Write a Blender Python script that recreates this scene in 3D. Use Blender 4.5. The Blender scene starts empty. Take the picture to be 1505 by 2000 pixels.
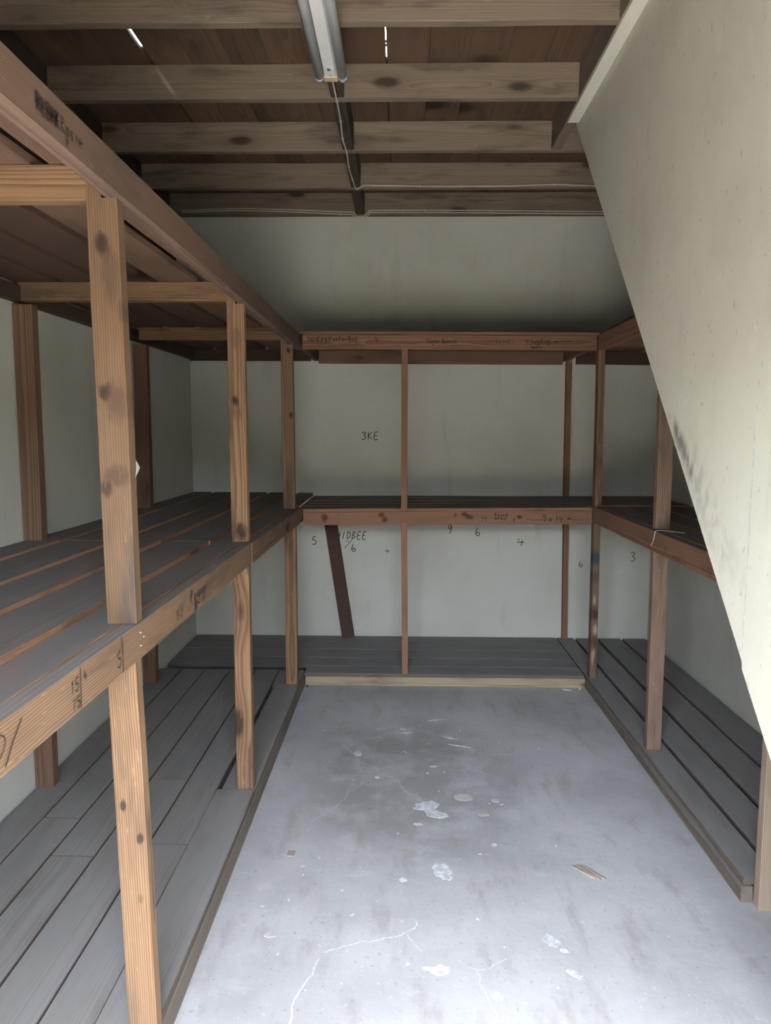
import bpy, bmesh, math, random
from mathutils import Vector, Matrix, noise

random.seed(7)
sc = bpy.context.scene
COL = sc.collection

# ------------------------------------------------------------------ camera
cam_d = bpy.data.cameras.new('camera')
cam = bpy.data.objects.new('camera', cam_d)
COL.objects.link(cam)
cam_d.sensor_fit = 'HORIZONTAL'
cam_d.sensor_width = 36.0
cam_d.lens = 36.0 * 1420.0 / 1505.0
cam_d.clip_start = 0.02
cam_d.clip_end = 200
PITCH, YAW, ROLL = math.radians(6.1148), math.radians(1.2392), 0.004
fw = Vector((-math.sin(YAW) * math.cos(PITCH), math.cos(YAW) * math.cos(PITCH), -math.sin(PITCH)))
rt = Vector((math.cos(YAW), math.sin(YAW), 0))
dn = fw.cross(rt)
rr = rt * math.cos(ROLL) - dn * math.sin(ROLL)
uu = -(rt * math.sin(ROLL) + dn * math.cos(ROLL))
cam.matrix_world = Matrix(((rr.x, uu.x, -fw.x, 0.0), (rr.y, uu.y, -fw.y, 0.0), (rr.z, uu.z, -fw.z, 1.55), (0, 0, 0, 1)))
sc.camera = cam

# ------------------------------------------------------------------ daylight
world = bpy.data.worlds.new('sky')
sc.world = world
world.use_nodes = True
wn = world.node_tree.nodes
wl = world.node_tree.links
wn.clear()
w_out = wn.new('ShaderNodeOutputWorld')
w_bg = wn.new('ShaderNodeBackground')
w_sky = wn.new('ShaderNodeTexSky')
w_sky.sky_type = 'NISHITA'
w_sky.sun_disc = False
w_sky.sun_elevation = math.radians(62)
w_sky.sun_rotation = math.radians(194)
w_sky.air_density = 1.0
w_sky.dust_density = 2.5
w_sky.ozone_density = 1.0
w_bg.inputs['Strength'].default_value = 3.75
w_hs = wn.new('ShaderNodeHueSaturation')          # thin high cloud: paler than a clear sky
w_hs.inputs['Saturation'].default_value = 0.6
wl.new(w_sky.outputs['Color'], w_hs.inputs['Color'])
wl.new(w_hs.outputs['Color'], w_bg.inputs['Color'])
wl.new(w_bg.outputs['Background'], w_out.inputs['Surface'])

sun_d = bpy.data.lights.new('sun', 'SUN')
sun = bpy.data.objects.new('sun', sun_d)
COL.objects.link(sun)
sun_d.energy = 8.0
sun_d.angle = math.radians(0.6)
sun_d.color = (1.0, 0.93, 0.82)
SUN_DIR = Vector((-0.12, -math.cos(math.radians(62)), math.sin(math.radians(62))))   # towards the sun, behind the camera
sun.rotation_euler = SUN_DIR.to_track_quat('Z', 'Y').to_euler()

# the doorway behind the camera guides the sky sampling (a portal gives no light of its own)
DOOR = dict(x0=-0.85, x1=0.55, z1=2.06, y=-0.35)
por_d = bpy.data.lights.new('door_portal', 'AREA')
por = bpy.data.objects.new('door_portal', por_d)
COL.objects.link(por)
por_d.shape = 'RECTANGLE'
por_d.size = DOOR['x1'] - DOOR['x0']
por_d.size_y = DOOR['z1']
por_d.cycles.is_portal = True
por.location = ((DOOR['x0'] + DOOR['x1']) / 2, DOOR['y'] - 0.1, DOOR['z1'] / 2)
por.rotation_euler = (math.radians(90), 0, 0)

sc.view_settings.view_transform = 'Standard'
sc.view_settings.look = 'None'
sc.view_settings.gamma = 1.0
sc.view_settings.use_curve_mapping = False
sc.view_settings.exposure = 1.30
sc.cycles.diffuse_bounces = 5
sc.cycles.max_bounces = 6

# ------------------------------------------------------------------ materials
class NT:
    """tiny helper around a node tree"""
    def __init__(s, name):
        s.m = bpy.data.materials.new(name)
        s.m.use_nodes = True
        s.t = s.m.node_tree
        s.t.nodes.clear()
        s.out = s.n('ShaderNodeOutputMaterial')
        s.b = s.n('ShaderNodeBsdfPrincipled')
        s.l(s.b.outputs[0], s.out.inputs['Surface'])
    def n(s, typ, **kw):
        nd = s.t.nodes.new(typ)
        for k, v in kw.items():
            setattr(nd, k, v)
        return nd
    def l(s, a, b):
        s.t.links.new(a, b)
    def put(s, sock, v):
        if hasattr(v, 'default_value') or hasattr(v, 'is_output'):
            s.l(v, sock)
        else:
            sock.default_value = v
    def math(s, op, a, b=0.0, c=None, clamp=False):
        nd = s.n('ShaderNodeMath', operation=op, use_clamp=clamp)
        s.put(nd.inputs[0], a)
        s.put(nd.inputs[1], b)
        if c is not None:
            s.put(nd.inputs[2], c)
        return nd.outputs[0]
    def vmath(s, op, a, b):
        nd = s.n('ShaderNodeVectorMath', operation=op)
        s.put(nd.inputs[0], a)
        s.put(nd.inputs[1], b)
        return nd.outputs[0]
    def noise(s, vec, scale, detail=3.0, rough=0.55, dist=0.0):
        nd = s.n('ShaderNodeTexNoise')
        s.l(vec, nd.inputs['Vector'])
        nd.inputs['Scale'].default_value = scale
        nd.inputs['Detail'].default_value = detail
        nd.inputs['Roughness'].default_value = rough
        nd.inputs['Distortion'].default_value = dist
        return nd.outputs['Fac']
    def ramp(s, fac, lo, hi, a=0.0, b=1.0):
        nd = s.n('ShaderNodeMapRange', interpolation_type='SMOOTHSTEP')
        s.put(nd.inputs[0], fac)
        nd.inputs[1].default_value = lo
        nd.inputs[2].default_value = hi
        nd.inputs[3].default_value = a
        nd.inputs[4].default_value = b
        return nd.outputs[0]
    def mix(s, fac, a, b, mode='MIX'):
        nd = s.n('ShaderNodeMix', data_type='RGBA', blend_type=mode)
        s.put(nd.inputs[0], fac)
        for sock, v in ((nd.inputs[6], a), (nd.inputs[7], b)):
            if isinstance(v, tuple):
                sock.default_value = (*v[:3], 1)
            else:
                s.l(v, sock)
        return nd.outputs[2]
    def bump(s, h, strength, dist):
        nd = s.n('ShaderNodeBump')
        nd.inputs['Strength'].default_value = strength
        nd.inputs['Distance'].default_value = dist
        s.l(h, nd.inputs['Height'])
        s.l(nd.outputs[0], s.b.inputs['Normal'])
    def sep(s, v):
        nd = s.n('ShaderNodeSeparateXYZ')
        s.l(v, nd.inputs[0])
        return nd.outputs
    def comb(s, x, y, z):
        nd = s.n('ShaderNodeCombineXYZ')
        for i, v in enumerate((x, y, z)):
            s.put(nd.inputs[i], v)
        return nd.outputs[0]
    def finish(s, color, rough=0.85, spec=0.25):
        if isinstance(color, tuple):
            s.b.inputs['Base Color'].default_value = (*color, 1)
        else:
            s.l(color, s.b.inputs['Base Color'])
        s.put(s.b.inputs['Roughness'], rough)
        s.b.inputs['Specular IOR Level'].default_value = spec
        return s.m


def wood(name, early, late, dust=0.0, dust_col=(0.2, 0.2, 0.2), grime=0.35, ring=1.0, knots=1.0, vary=0.3, spots=()):
    """sawn pine; local X runs along the timber. Settled dust lies on upward faces."""
    t = NT(name)
    co = t.n('ShaderNodeTexCoord').outputs['Object']
    rnd = t.n('ShaderNodeObjectInfo').outputs['Random']
    off = t.comb(t.math('MULTIPLY', rnd, 37.0), t.math('MULTIPLY', rnd, 0.11), t.math('MULTIPLY_ADD', rnd, -0.17, 0.12))
    p = t.vmath('ADD', co, off)
    # knots
    kv = t.n('ShaderNodeTexVoronoi')
    t.l(t.vmath('MULTIPLY', p, (3.0, 2.0, 8.0)), kv.inputs['Vector'])
    kv.inputs['Scale'].default_value = 1.0
    kd = kv.outputs['Distance']
    pick = t.math('GREATER_THAN', t.sep(kv.outputs['Color'])[0], 0.35)
    core = t.math('MULTIPLY', t.ramp(kd, 0.11, 0.24, 1.0, 0.0), pick)
    halo = t.math('MULTIPLY', t.ramp(kd, 0.10, 0.60, 1.0, 0.0), pick)
    # growth rings
    wv = t.n('ShaderNodeTexWave', wave_type='RINGS', rings_direction='X', wave_profile='SAW')
    t.l(t.vmath('MULTIPLY', p, (0.06, 1.0, 1.0)), wv.inputs['Vector'])
    wv.inputs['Scale'].default_value = 58.0
    wv.inputs['Distortion'].default_value = 5.0
    wv.inputs['Detail'].default_value = 2.0
    wv.inputs['Detail Scale'].default_value = 0.35
    t.l(t.math('MULTIPLY', halo, 7.0), wv.inputs['Phase Offset'])
    fib = t.noise(t.vmath('MULTIPLY', p, (5.0, 180.0, 180.0)), 1.0, 2.0, 0.6)
    rg = t.math('MULTIPLY', t.ramp(wv.outputs['Fac'], 0.25, 1.0), ring)
    f = t.math('ADD', t.math('MULTIPLY', rg, 0.75), t.math('MULTIPLY_ADD', fib, 0.7, -0.25), clamp=True)
    c = t.mix(f, early, late)
    c = t.mix(t.math('MULTIPLY', core, 0.85 * knots), c, tuple(v * 0.16 for v in late))
    c = t.mix(t.math('MULTIPLY', halo, 0.30 * knots), c, tuple(v * 0.6 for v in late))
    # grime, handling and water stains
    g = t.noise(t.vmath('MULTIPLY', p, (1.4, 7.0, 7.0)), 1.6, 4.0, 0.6)
    c = t.mix(t.math('MULTIPLY', t.ramp(g, 0.50, 0.72), grime), c, (0.045, 0.040, 0.037))
    # this stick's own knots and stains: (along, across, half length, half width, strength, colour)
    if spots:
        lx, ly, lz = t.sep(co)
        wob = t.math('MULTIPLY_ADD', t.noise(t.vmath('MULTIPLY', co, (30.0, 30.0, 60.0)), 1.0, 3.0), 1.1, -0.55)
        for (sx, sz, rx, rz, st, cl) in spots:
            ex = t.math('DIVIDE', t.math('SUBTRACT', lx, sx), rx)
            ez = t.math('DIVIDE', t.math('SUBTRACT', lz, sz), rz)
            d = t.math('ADD', t.math('SQRT', t.math('ADD', t.math('MULTIPLY', ex, ex), t.math('MULTIPLY', ez, ez))), wob)
            c = t.mix(t.math('MULTIPLY', t.ramp(d, 0.35, 1.15, 1.0, 0.0), st), c, cl)
    sc_ = t.noise(t.vmath('MULTIPLY', p, (9.0, 60.0, 60.0)), 2.0, 2.0)
    c = t.mix(t.math('MULTIPLY', t.ramp(sc_, 0.66, 0.74), 0.25), c, tuple(min(1, v * 1.7) for v in early))
    # each stick has its own tone
    br = t.n('ShaderNodeHueSaturation')
    t.l(c, br.inputs['Color'])
    t.l(t.math('MULTIPLY_ADD', t.math('FRACT', t.math('MULTIPLY', rnd, 7.31)), vary, 1.0 - vary * 0.5), br.inputs['Value'])
    c = br.outputs[0]
    if dust > 0:
        nz = t.sep(t.n('ShaderNodeNewGeometry').outputs['Normal'])[2]
        up = t.ramp(nz, 0.55, 0.9)
        dn_ = t.noise(t.vmath('MULTIPLY', p, (2.0, 9.0, 9.0)), 1.3, 5.0, 0.65)
        amt = t.math('MULTIPLY', up, t.ramp(dn_, 0.18, 0.62, dust * 0.62, dust))
        dc = t.mix(t.math('MULTIPLY', f, 0.35), dust_col, tuple(v * 0.62 for v in dust_col))
        c = t.mix(amt, c, dc)
    t.bump(fib, 0.35, 0.0013)
    return t.finish(c, 0.82, 0.2)


def plaster(name, base, dirt, speck=0.4, blot=0.35, scale=1.0, extra=None):
    t = NT(name)
    co = t.n('ShaderNodeTexCoord').outputs['Object']
    n1 = t.noise(co, 1.3 * scale, 4.0, 0.6)
    c = t.mix(t.math('MULTIPLY', t.ramp(n1, 0.42, 0.72), blot), base, dirt)
    st = t.noise(t.vmath('MULTIPLY', co, (7.0, 7.0, 1.2)), 1.1, 4.0, 0.6)
    c = t.mix(t.math('MULTIPLY', t.ramp(st, 0.56, 0.75), blot * 0.6), c, tuple(v * 0.75 for v in dirt))
    n2 = t.noise(t.vmath('MULTIPLY', co, (1.0, 1.0, 0.55)), 55.0, 3.0, 0.6)
    c = t.mix(t.math('MULTIPLY', t.ramp(n2, 0.63, 0.74), speck), c, tuple(v * 0.45 for v in dirt))
    n3 = t.noise(co, 9.0, 5.0, 0.7)
    c = t.mix(t.math('MULTIPLY', t.ramp(n3, 0.60, 0.72), 0.22), c, tuple(min(1.0, v * 1.25) for v in base))
    if extra:
        c = extra(t, co, c)
    t.bump(t.noise(co, 6.0, 4.0, 0.65), 0.35, 0.006)
    return t.finish(c, 0.7, 0.3)


def plain(name, col, rough=0.6, metal=0.0, spec=0.4, var=0.12, scale=40.0):
    t = NT(name)
    co = t.n('ShaderNodeTexCoord').outputs['Object']
    n = t.noise(co, scale, 3.0)
    c = t.mix(t.ramp(n, 0.3, 0.75), tuple(v * (1 - var) for v in col), col)
    t.b.inputs['Metallic'].default_value = metal
    return t.finish(c, rough, spec)


M = {}
DUST = (0.20, 0.20, 0.197)
M['post'] = wood('pine_post', (0.240, 0.148, 0.082), (0.115, 0.063, 0.033), 0.5, DUST, grime=0.62, vary=0.25)
KN, ST = (0.030, 0.020, 0.015), (0.070, 0.042, 0.030)
BP, RP = (0.150, 0.094, 0.055), (0.078, 0.045, 0.026)
PE, PL = (0.235, 0.147, 0.083), (0.115, 0.063, 0.033)
M['weathered'] = wood('pine_post_weathered', BP, RP, 0.5, DUST, grime=0.75, vary=0.0, ring=0.75, knots=0.0, spots=[
    (0.365, -0.004, 0.030, 0.018, 0.92, KN), (0.300, 0.010, 0.075, 0.022, 0.55, ST), (0.055, -0.012, 0.024, 0.016, 0.95, KN), (0.035, 0.012, 0.055, 0.028, 0.70, ST),
    (-0.128, 0.004, 0.030, 0.034, 0.80, ST), (-0.155, -0.020, 0.022, 0.020, 0.75, KN), (0.225, 0.030, 0.030, 0.008, 0.6, ST)])
M['post_a'] = wood('pine_post_near', PE, PL, 0.5, DUST, grime=0.45, vary=0.0, knots=0.0, spots=[(0.127, -0.016, 0.017, 0.010, 0.9, KN), (0.049, 0.020, 0.016, 0.010, 0.85, KN), (-0.10, 0.012, 0.014, 0.008, 0.5, ST)])
M['post_b'] = wood('pine_post_mid', PE, PL, 0.5, DUST, grime=0.5, vary=0.0, knots=0.0, spots=[
    (0.093, -0.008, 0.024, 0.018, 0.95, KN), (-0.418, 0.004, 0.040, 0.030, 0.85, KN), (0.055, 0.0, 0.05, 0.022, 0.4, ST), (0.33, 0.0, 0.05, 0.022, 0.4, ST)])
M['post_c'] = wood('pine_post_far', (0.215, 0.140, 0.086), (0.110, 0.064, 0.037), 0.5, DUST, grime=0.7, vary=0.0, knots=0.0, spots=[(0.425, 0.010, 0.018, 0.012, 0.95, KN), (0.069, 0.019, 0.022, 0.014, 0.9, KN)])
M['post_d'] = wood('pine_post_paint_marked', (0.19, 0.125, 0.085), (0.10, 0.060, 0.040), 0.6, DUST, grime=0.7, vary=0.0, knots=0.0, spots=[
    (0.265, 0.0, 0.055, 0.05, 0.85, (0.035, 0.045, 0.075)), (0.15, 0.0, 0.05, 0.05, 0.6, (0.05, 0.045, 0.05)), (0.010, -0.004, 0.035, 0.014, 0.7, (0.36, 0.31, 0.24)), (-0.075, 0.0, 0.05, 0.03, 0.8, KN),
    (-0.17, 0.004, 0.04, 0.016, 0.7, (0.38, 0.34, 0.24)), (-0.33, -0.004, 0.06, 0.012, 0.65, (0.36, 0.31, 0.22)), (-0.25, 0.0, 0.05, 0.03, 0.6, KN)])
M['red_beam'] = wood('pine_reddish_knotty', (0.27, 0.152, 0.096), (0.155, 0.077, 0.049), 0.7, DUST, grime=0.3, vary=0.0, knots=0.0, spots=[
    (-0.736, 0.006, 0.022, 0.032, 0.80, KN), (-0.390, 0.020, 0.022, 0.020, 0.85, KN), (-0.372, -0.004, 0.022, 0.024, 0.80, KN), (0.110, 0.022, 0.022, 0.018, 0.8, KN), (0.138, 0.004, 0.026, 0.018, 0.8, KN),
    (0.439, 0.004, 0.022, 0.013, 0.9, KN), (0.736, -0.006, 0.016, 0.010, 0.85, KN)])
M['beam'] = wood('pine_beam', (0.215, 0.138, 0.084), (0.110, 0.062, 0.038), 0.75, DUST, grime=0.5, vary=0.3)
M['fascia'] = wood('pine_dusky_fascia', (0.150, 0.098, 0.073), (0.092, 0.055, 0.041), 0.6, DUST, grime=0.45, vary=0.1)
M['kickside'] = wood('pine_grey_kick', (0.20, 0.170, 0.135), (0.115, 0.092, 0.072), 0.9, DUST, grime=0.5, vary=0.15)
M['red'] = wood('pine_reddish', (0.27, 0.150, 0.094), (0.15, 0.074, 0.047), 0.7, DUST, grime=0.3, vary=0.2)
M['board'] = wood('pine_shelf_board', (0.30, 0.165, 0.092), (0.16, 0.080, 0.046), 0.93, (0.15, 0.15, 0.15), grime=0.5, vary=0.3)
M['floorboard'] = wood('pine_platform_board', (0.16, 0.128, 0.100), (0.085, 0.066, 0.052), 0.95, (0.25, 0.25, 0.248), grime=0.4, vary=0.25, knots=0.4)
M['kick'] = wood('pine_worn_kick', (0.42, 0.340, 0.235), (0.26, 0.195, 0.125), 0.9, DUST, grime=0.55, vary=0.2)
M['dark'] = wood('pine_dark_and_shaded', (0.105, 0.062, 0.044), (0.055, 0.033, 0.025), 0.6, DUST, grime=0.4, vary=0.25)
M['wallpost'] = wood('pine_wall_post', (0.19, 0.115, 0.075), (0.10, 0.058, 0.038), 0.6, DUST, grime=0.5, vary=0.2)
M['rpost'] = wood('pine_streaky_post', (0.26, 0.178, 0.128), (0.105, 0.060, 0.044), 0.6, DUST, grime=0.6, vary=0.1)
M['pale'] = wood('pine_pale_post', (0.33, 0.255, 0.190), (0.20, 0.145, 0.100), 0.6, DUST, grime=0.3, vary=0.0, ring=0.7)
M['joist'] = wood('rough_joist', (0.235, 0.188, 0.142), (0.135, 0.104, 0.076), 0.4, DUST, grime=0.6, ring=0.6, vary=0.22)
M['ceilboard'] = wood('brown_ceiling_board', (0.155, 0.098, 0.063), (0.085, 0.052, 0.034), 0.5, DUST, grime=0.65, ring=0.7, vary=0.45)
M['block'] = wood('dark_strut', (0.085, 0.066, 0.052), (0.045, 0.034, 0.028), 0.4, DUST, grime=0.5, vary=0.2)
M['wall'] = plaster('painted_plaster', (0.56, 0.562, 0.505), (0.42, 0.410, 0.350), 0.10, 0.45)


def scuffs(t, co, c):
    x, y, z = t.sep(co)
    # black hand smear along the raking lower edge: lies along y - z = 0.66 .. 0.60
    d = t.math('SUBTRACT', t.math('SUBTRACT', y, z), 0.640)
    nn = t.noise(t.vmath('MULTIPLY', co, (1.0, 1.6, 1.0)), 16.0, 5.0, 0.6)
    band = t.ramp(t.math('ABSOLUTE', d), 0.004, 0.052, 1.0, 0.0)
    along = t.math('MULTIPLY', t.ramp(z, 1.36, 1.46), t.ramp(z, 1.56, 1.64, 1.0, 0.0))
    low = t.math('MULTIPLY', t.ramp(z, 1.12, 1.3), t.ramp(z, 1.5, 1.6, 1.0, 0.0))
    a = t.math('MULTIPLY', t.math('MULTIPLY', band, along), t.ramp(nn, 0.28, 0.66))
    c = t.mix(t.math('MULTIPLY', a, 0.80), c, (0.085, 0.075, 0.068))
    b2 = t.math('MULTIPLY', t.math('MULTIPLY', t.ramp(t.math('ABSOLUTE', t.math('ADD', d, 0.04)), 0.02, 0.13, 1.0, 0.0), low), t.ramp(nn, 0.42, 0.62))
    c = t.mix(t.math('MULTIPLY', b2, 0.35), c, (0.24, 0.205, 0.18))
    return c


M['panel'] = plaster('cream_panel', (0.63, 0.618, 0.530), (0.48, 0.458, 0.375), 0.55, 0.40, 1.6, scuffs)
M['lip'] = plaster('plaster_lip', (0.62, 0.62, 0.54), (0.46, 0.44, 0.36), 0.3, 0.3)


def concrete(name):
    t = NT(name)
    co = t.n('ShaderNodeTexCoord').outputs['Object']
    x, y, z = t.sep(co)
    n1 = t.noise(co, 1.1, 5.0, 0.62, 0.3)
    c = t.mix(t.ramp(n1, 0.36, 0.68), (0.46, 0.472, 0.478), (0.345, 0.354, 0.356))
    # the worn dark patch in the middle of the aisle
    e = t.math('ADD', t.math('POWER', t.math('DIVIDE', t.math('SUBTRACT', x, 0.05), 0.55), 2.0), t.math('POWER', t.math('DIVIDE', t.math('SUBTRACT', y, 3.15), 0.75), 2.0))
    n4 = t.noise(co, 4.5, 5.0, 0.65)
    pa = t.math('MULTIPLY', t.ramp(e, 0.2, 1.3, 1.0, 0.0), t.ramp(n4, 0.30, 0.62))
    c = t.mix(t.math('MULTIPLY', pa, 0.75), c, (0.235, 0.243, 0.235))
    n2 = t.noise(t.vmath('MULTIPLY', co, (3.2, 1.0, 1.0)), 3.1, 5.0, 0.65)
    c = t.mix(t.math('MULTIPLY', t.ramp(n2, 0.50, 0.72), 0.5), c, (0.265, 0.248, 0.232))
    n5 = t.noise(t.vmath('MULTIPLY', co, (1.0, 2.6, 1.0)), 5.0, 4.0, 0.7)
    c = t.mix(t.math('MULTIPLY', t.ramp(n5, 0.58, 0.72), 0.42), c, (0.52, 0.535, 0.55))
    n3 = t.noise(co, 60.0, 2.0, 0.5)
    c = t.mix(t.math('MULTIPLY', t.ramp(n3, 0.66, 0.74), 0.5), c, (0.62, 0.63, 0.64))
    c = t.mix(t.math('MULTIPLY', t.ramp(n3, 0.36, 0.28), 0.35), c, (0.17, 0.17, 0.17))
    t.bump(t.noise(co, 14.0, 4.0, 0.7), 0.25, 0.006)
    return t.finish(c, t.ramp(n4, 0.3, 0.7, 0.62, 0.8), 0.35)


M['floor'] = concrete('worn_concrete')
M['paint'] = plain('dried_white_paint', (0.70, 0.73, 0.76), 0.7, var=0.40, scale=45)
M['filler'] = plain('pale_grey_filler', (0.52, 0.52, 0.51), 0.8, var=0.2)
M['crack'] = plain('pale_crack_filler', (0.66, 0.67, 0.67), 0.9, var=0.3, scale=90)
M['ground'] = plain('dry_yard_ground', (0.42, 0.37, 0.29), 0.95, var=0.25, scale=3)
M['sky_screen'] = plain('dark_sky_screen', (0.060, 0.062, 0.045), 0.95, var=0.3, scale=2)  # near-black so the added wall outside returns little light
M['ink'] = plain('black_marker', (0.020, 0.018, 0.018), 0.6)
M['pencil'] = plain('faded_marker', (0.10, 0.095, 0.085), 0.7)
M['white_metal'] = plain('white_enamel', (0.72, 0.73, 0.72), 0.4, var=0.06, scale=12)
M['tube_glass'] = plain('dusty_tube_glass', (0.68, 0.70, 0.70), 0.3, var=0.1, scale=25)
M['cap'] = plain('grey_end_cap', (0.40, 0.41, 0.42), 0.45)
M['ivory'] = plain('yellowed_plastic', (0.62, 0.52, 0.30), 0.5)
M['steel'] = plain('dull_steel', (0.30, 0.29, 0.28), 0.45, metal=0.8)
M['cable'] = plain('cream_cable', (0.52, 0.48, 0.40), 0.6)
M['string'] = plain('white_string', (0.62, 0.61, 0.58), 0.9)
M['film'] = plain('clear_tape', (0.17, 0.165, 0.145), 0.4)
M['splinter'] = plain('split_cane', (0.37, 0.315, 0.245), 0.8, var=0.35)
M['brick'] = plain('brick_chip', (0.37, 0.275, 0.24), 0.9)

# ------------------------------------------------------------------ builders
WM = {}          # world matrix of every object


def link(name, data, world=None, parent=None, mat=None, **tags):
    o = bpy.data.objects.new(name, data)
    COL.objects.link(o)
    w = world if world is not None else Matrix.Identity(4)
    WM[o] = w.copy()
    if parent is not None:
        o.parent = parent
        o.matrix_parent_inverse = WM[parent].inverted()
    o.matrix_basis = w
    if mat is not None and data is not None:
        data.materials.append(mat)
    for k, v in tags.items():
        o[k] = v
    return o


def thing(name, loc, label=None, cat=None, group=None, kind=None):
    tags = {}
    if label: tags['label'] = label
    if cat: tags['category'] = cat
    if group: tags['group'] = group
    if kind: tags['kind'] = kind
    return link(name, None, Matrix.Translation(loc), **tags)


def tag(o, label, cat, group=None):
    o['label'] = label
    o['category'] = cat
    if group:
        o['group'] = group
    return o


def mesh_from_bm(name, bm, smooth=False):
    bm.normal_update()
    me = bpy.data.meshes.new(name)
    bm.to_mesh(me)
    bm.free()
    if smooth:
        for p in me.polygons:
            p.use_smooth = True
    return me


def add_box(bm, x0, x1, y0, y1, z0, z1):
    vs = [bm.verts.new((x, y, z)) for x in (x0, x1) for y in (y0, y1) for z in (z0, z1)]
    for f in ((0, 1, 3, 2), (4, 6, 7, 5), (0, 4, 5, 1), (2, 3, 7, 6), (0, 2, 6, 4), (1, 5, 7, 3)):
        bm.faces.new([vs[i] for i in f])
    return vs


def stick(name, parent, a, b, w, h, mat, side=(0, 0, 1), seg=None, rough=0.0012, bev=0.002, extra=None, **tags):
    """one sawn timber from end centre a to end centre b.  h is its size along `side`, w across it.
    Local X = length, local Y = width, local Z = side.  Slightly uneven, arrises eased."""
    a, b = Vector(a), Vector(b)
    d = b - a
    L = d.length
    X = d.normalized()
    Z = Vector(side)
    Z = (Z - X * Z.dot(X)).normalized()
    Y = Z.cross(X)
    mid = (a + b) / 2
    W = Matrix(((X.x, Y.x, Z.x, mid.x), (X.y, Y.y, Z.y, mid.y), (X.z, Y.z, Z.z, mid.z), (0, 0, 0, 1)))
    bm = bmesh.new()
    n = seg or max(1, min(12, int(L / 0.22)))
    c = min(bev, w * 0.2, h * 0.2)
    prof = [(-w / 2 + c, -h / 2), (w / 2 - c, -h / 2), (w / 2, -h / 2 + c), (w / 2, h / 2 - c),
            (w / 2 - c, h / 2), (-w / 2 + c, h / 2), (-w / 2, h / 2 - c), (-w / 2, -h / 2 + c)]
    rings = []
    sd = random.random() * 100
    for i in range(n + 1):
        x = -L / 2 + L * i / n
        ring = []
        for k, (py, pz) in enumerate(prof):
            q = noise.noise_vector(Vector((x * 3 + sd, (k // 2) * 3.7, sd))) * rough
            ring.append(bm.verts.new((x, py + q.y, pz + q.z)))
        rings.append(ring)
    for i in range(n):
        for k in range(8):
            bm.faces.new((rings[i][k], rings[i + 1][k], rings[i + 1][(k + 1) % 8], rings[i][(k + 1) % 8]))
    bm.faces.new(rings[0])
    bm.faces.new(list(reversed(rings[-1])))
    if extra:                      # extra boxes in world coordinates, cut from the same stick (tongues)
        Wi = W.inverted()
        for bx in extra:
            for v in add_box(bm, *bx):
                v.co = Wi @ v.co
    bmesh.ops.recalc_face_normals(bm, faces=bm.faces)
    me = mesh_from_bm(name, bm)
    return link(name, me, W, parent, M[mat], **tags)


def slab(name, x0, x1, y0, y1, z0, z1, mat, parent=None, **tags):
    bm = bmesh.new()
    c = Vector(((x0 + x1) / 2, (y0 + y1) / 2, (z0 + z1) / 2))
    add_box(bm, x0, x1, y0, y1, z0, z1)
    bmesh.ops.recalc_face_normals(bm, faces=bm.faces)
    return link(name, mesh_from_bm(name, bm), None, parent, M[mat], **tags)


def prism_yz(name, poly, x0, x1, mat, parent=None, **tags):
    """extrude a polygon given in (y, z) from x0 to x1"""
    bm = bmesh.new()
    A = [bm.verts.new((x0, y, z)) for y, z in poly]
    B = [bm.verts.new((x1, y, z)) for y, z in poly]
    n = len(poly)
    bm.faces.new(A)
    bm.faces.new(list(reversed(B)))
    for i in range(n):
        bm.faces.new((A[i], B[i], B[(i + 1) % n], A[(i + 1) % n]))
    bmesh.ops.recalc_face_normals(bm, faces=bm.faces)
    return link(name, mesh_from_bm(name, bm), None, parent, M[mat], **tags)


def catmull(pts, sub=6):
    P = [Vector(p) for p in pts]
    out = []
    for i in range(len(P) - 1):
        p0, p1, p2, p3 = P[max(i - 1, 0)], P[i], P[i + 1], P[min(i + 2, len(P) - 1)]
        for k in range(sub):
            t = k / sub
            out.append(0.5 * ((2 * p1) + (p2 - p0) * t + (2 * p0 - 5 * p1 + 4 * p2 - p3) * t * t + (3 * p1 - p0 - 3 * p2 + p3) * t ** 3))
    out.append(P[-1])
    return out


def add_tube(bm, pts, r, n=8, cap=True):
    rings = []
    up = Vector((0.13, 0.21, 0.97)).normalized()
    for i, p in enumerate(pts):
        d = (pts[min(i + 1, len(pts) - 1)] - pts[max(i - 1, 0)]).normalized()
        s = d.cross(up)
        if s.length < 1e-4:
            s = d.cross(Vector((1, 0, 0)))
        s.normalize()
        t = s.cross(d)
        rad = r[i] if isinstance(r, (list, tuple)) else r
        rings.append([bm.verts.new(p + (s * math.cos(2 * math.pi * k / n) + t * math.sin(2 * math.pi * k / n)) * rad) for k in range(n)])
    for i in range(len(rings) - 1):
        for k in range(n):
            bm.faces.new((rings[i][k], rings[i][(k + 1) % n], rings[i + 1][(k + 1) % n], rings[i + 1][k]))
    if cap:
        bm.faces.new(list(reversed(rings[0])))
        bm.faces.new(rings[-1])


def tube(name, pts, r, mat, parent=None, sub=6, n=8, smooth=True, **tags):
    bm = bmesh.new()
    P = catmull(pts, sub) if sub else [Vector(p) for p in pts]
    add_tube(bm, P, r, n)
    bmesh.ops.recalc_face_normals(bm, faces=bm.faces)
    return link(name, mesh_from_bm(name, bm, smooth), None, parent, M[mat], **tags)


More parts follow.
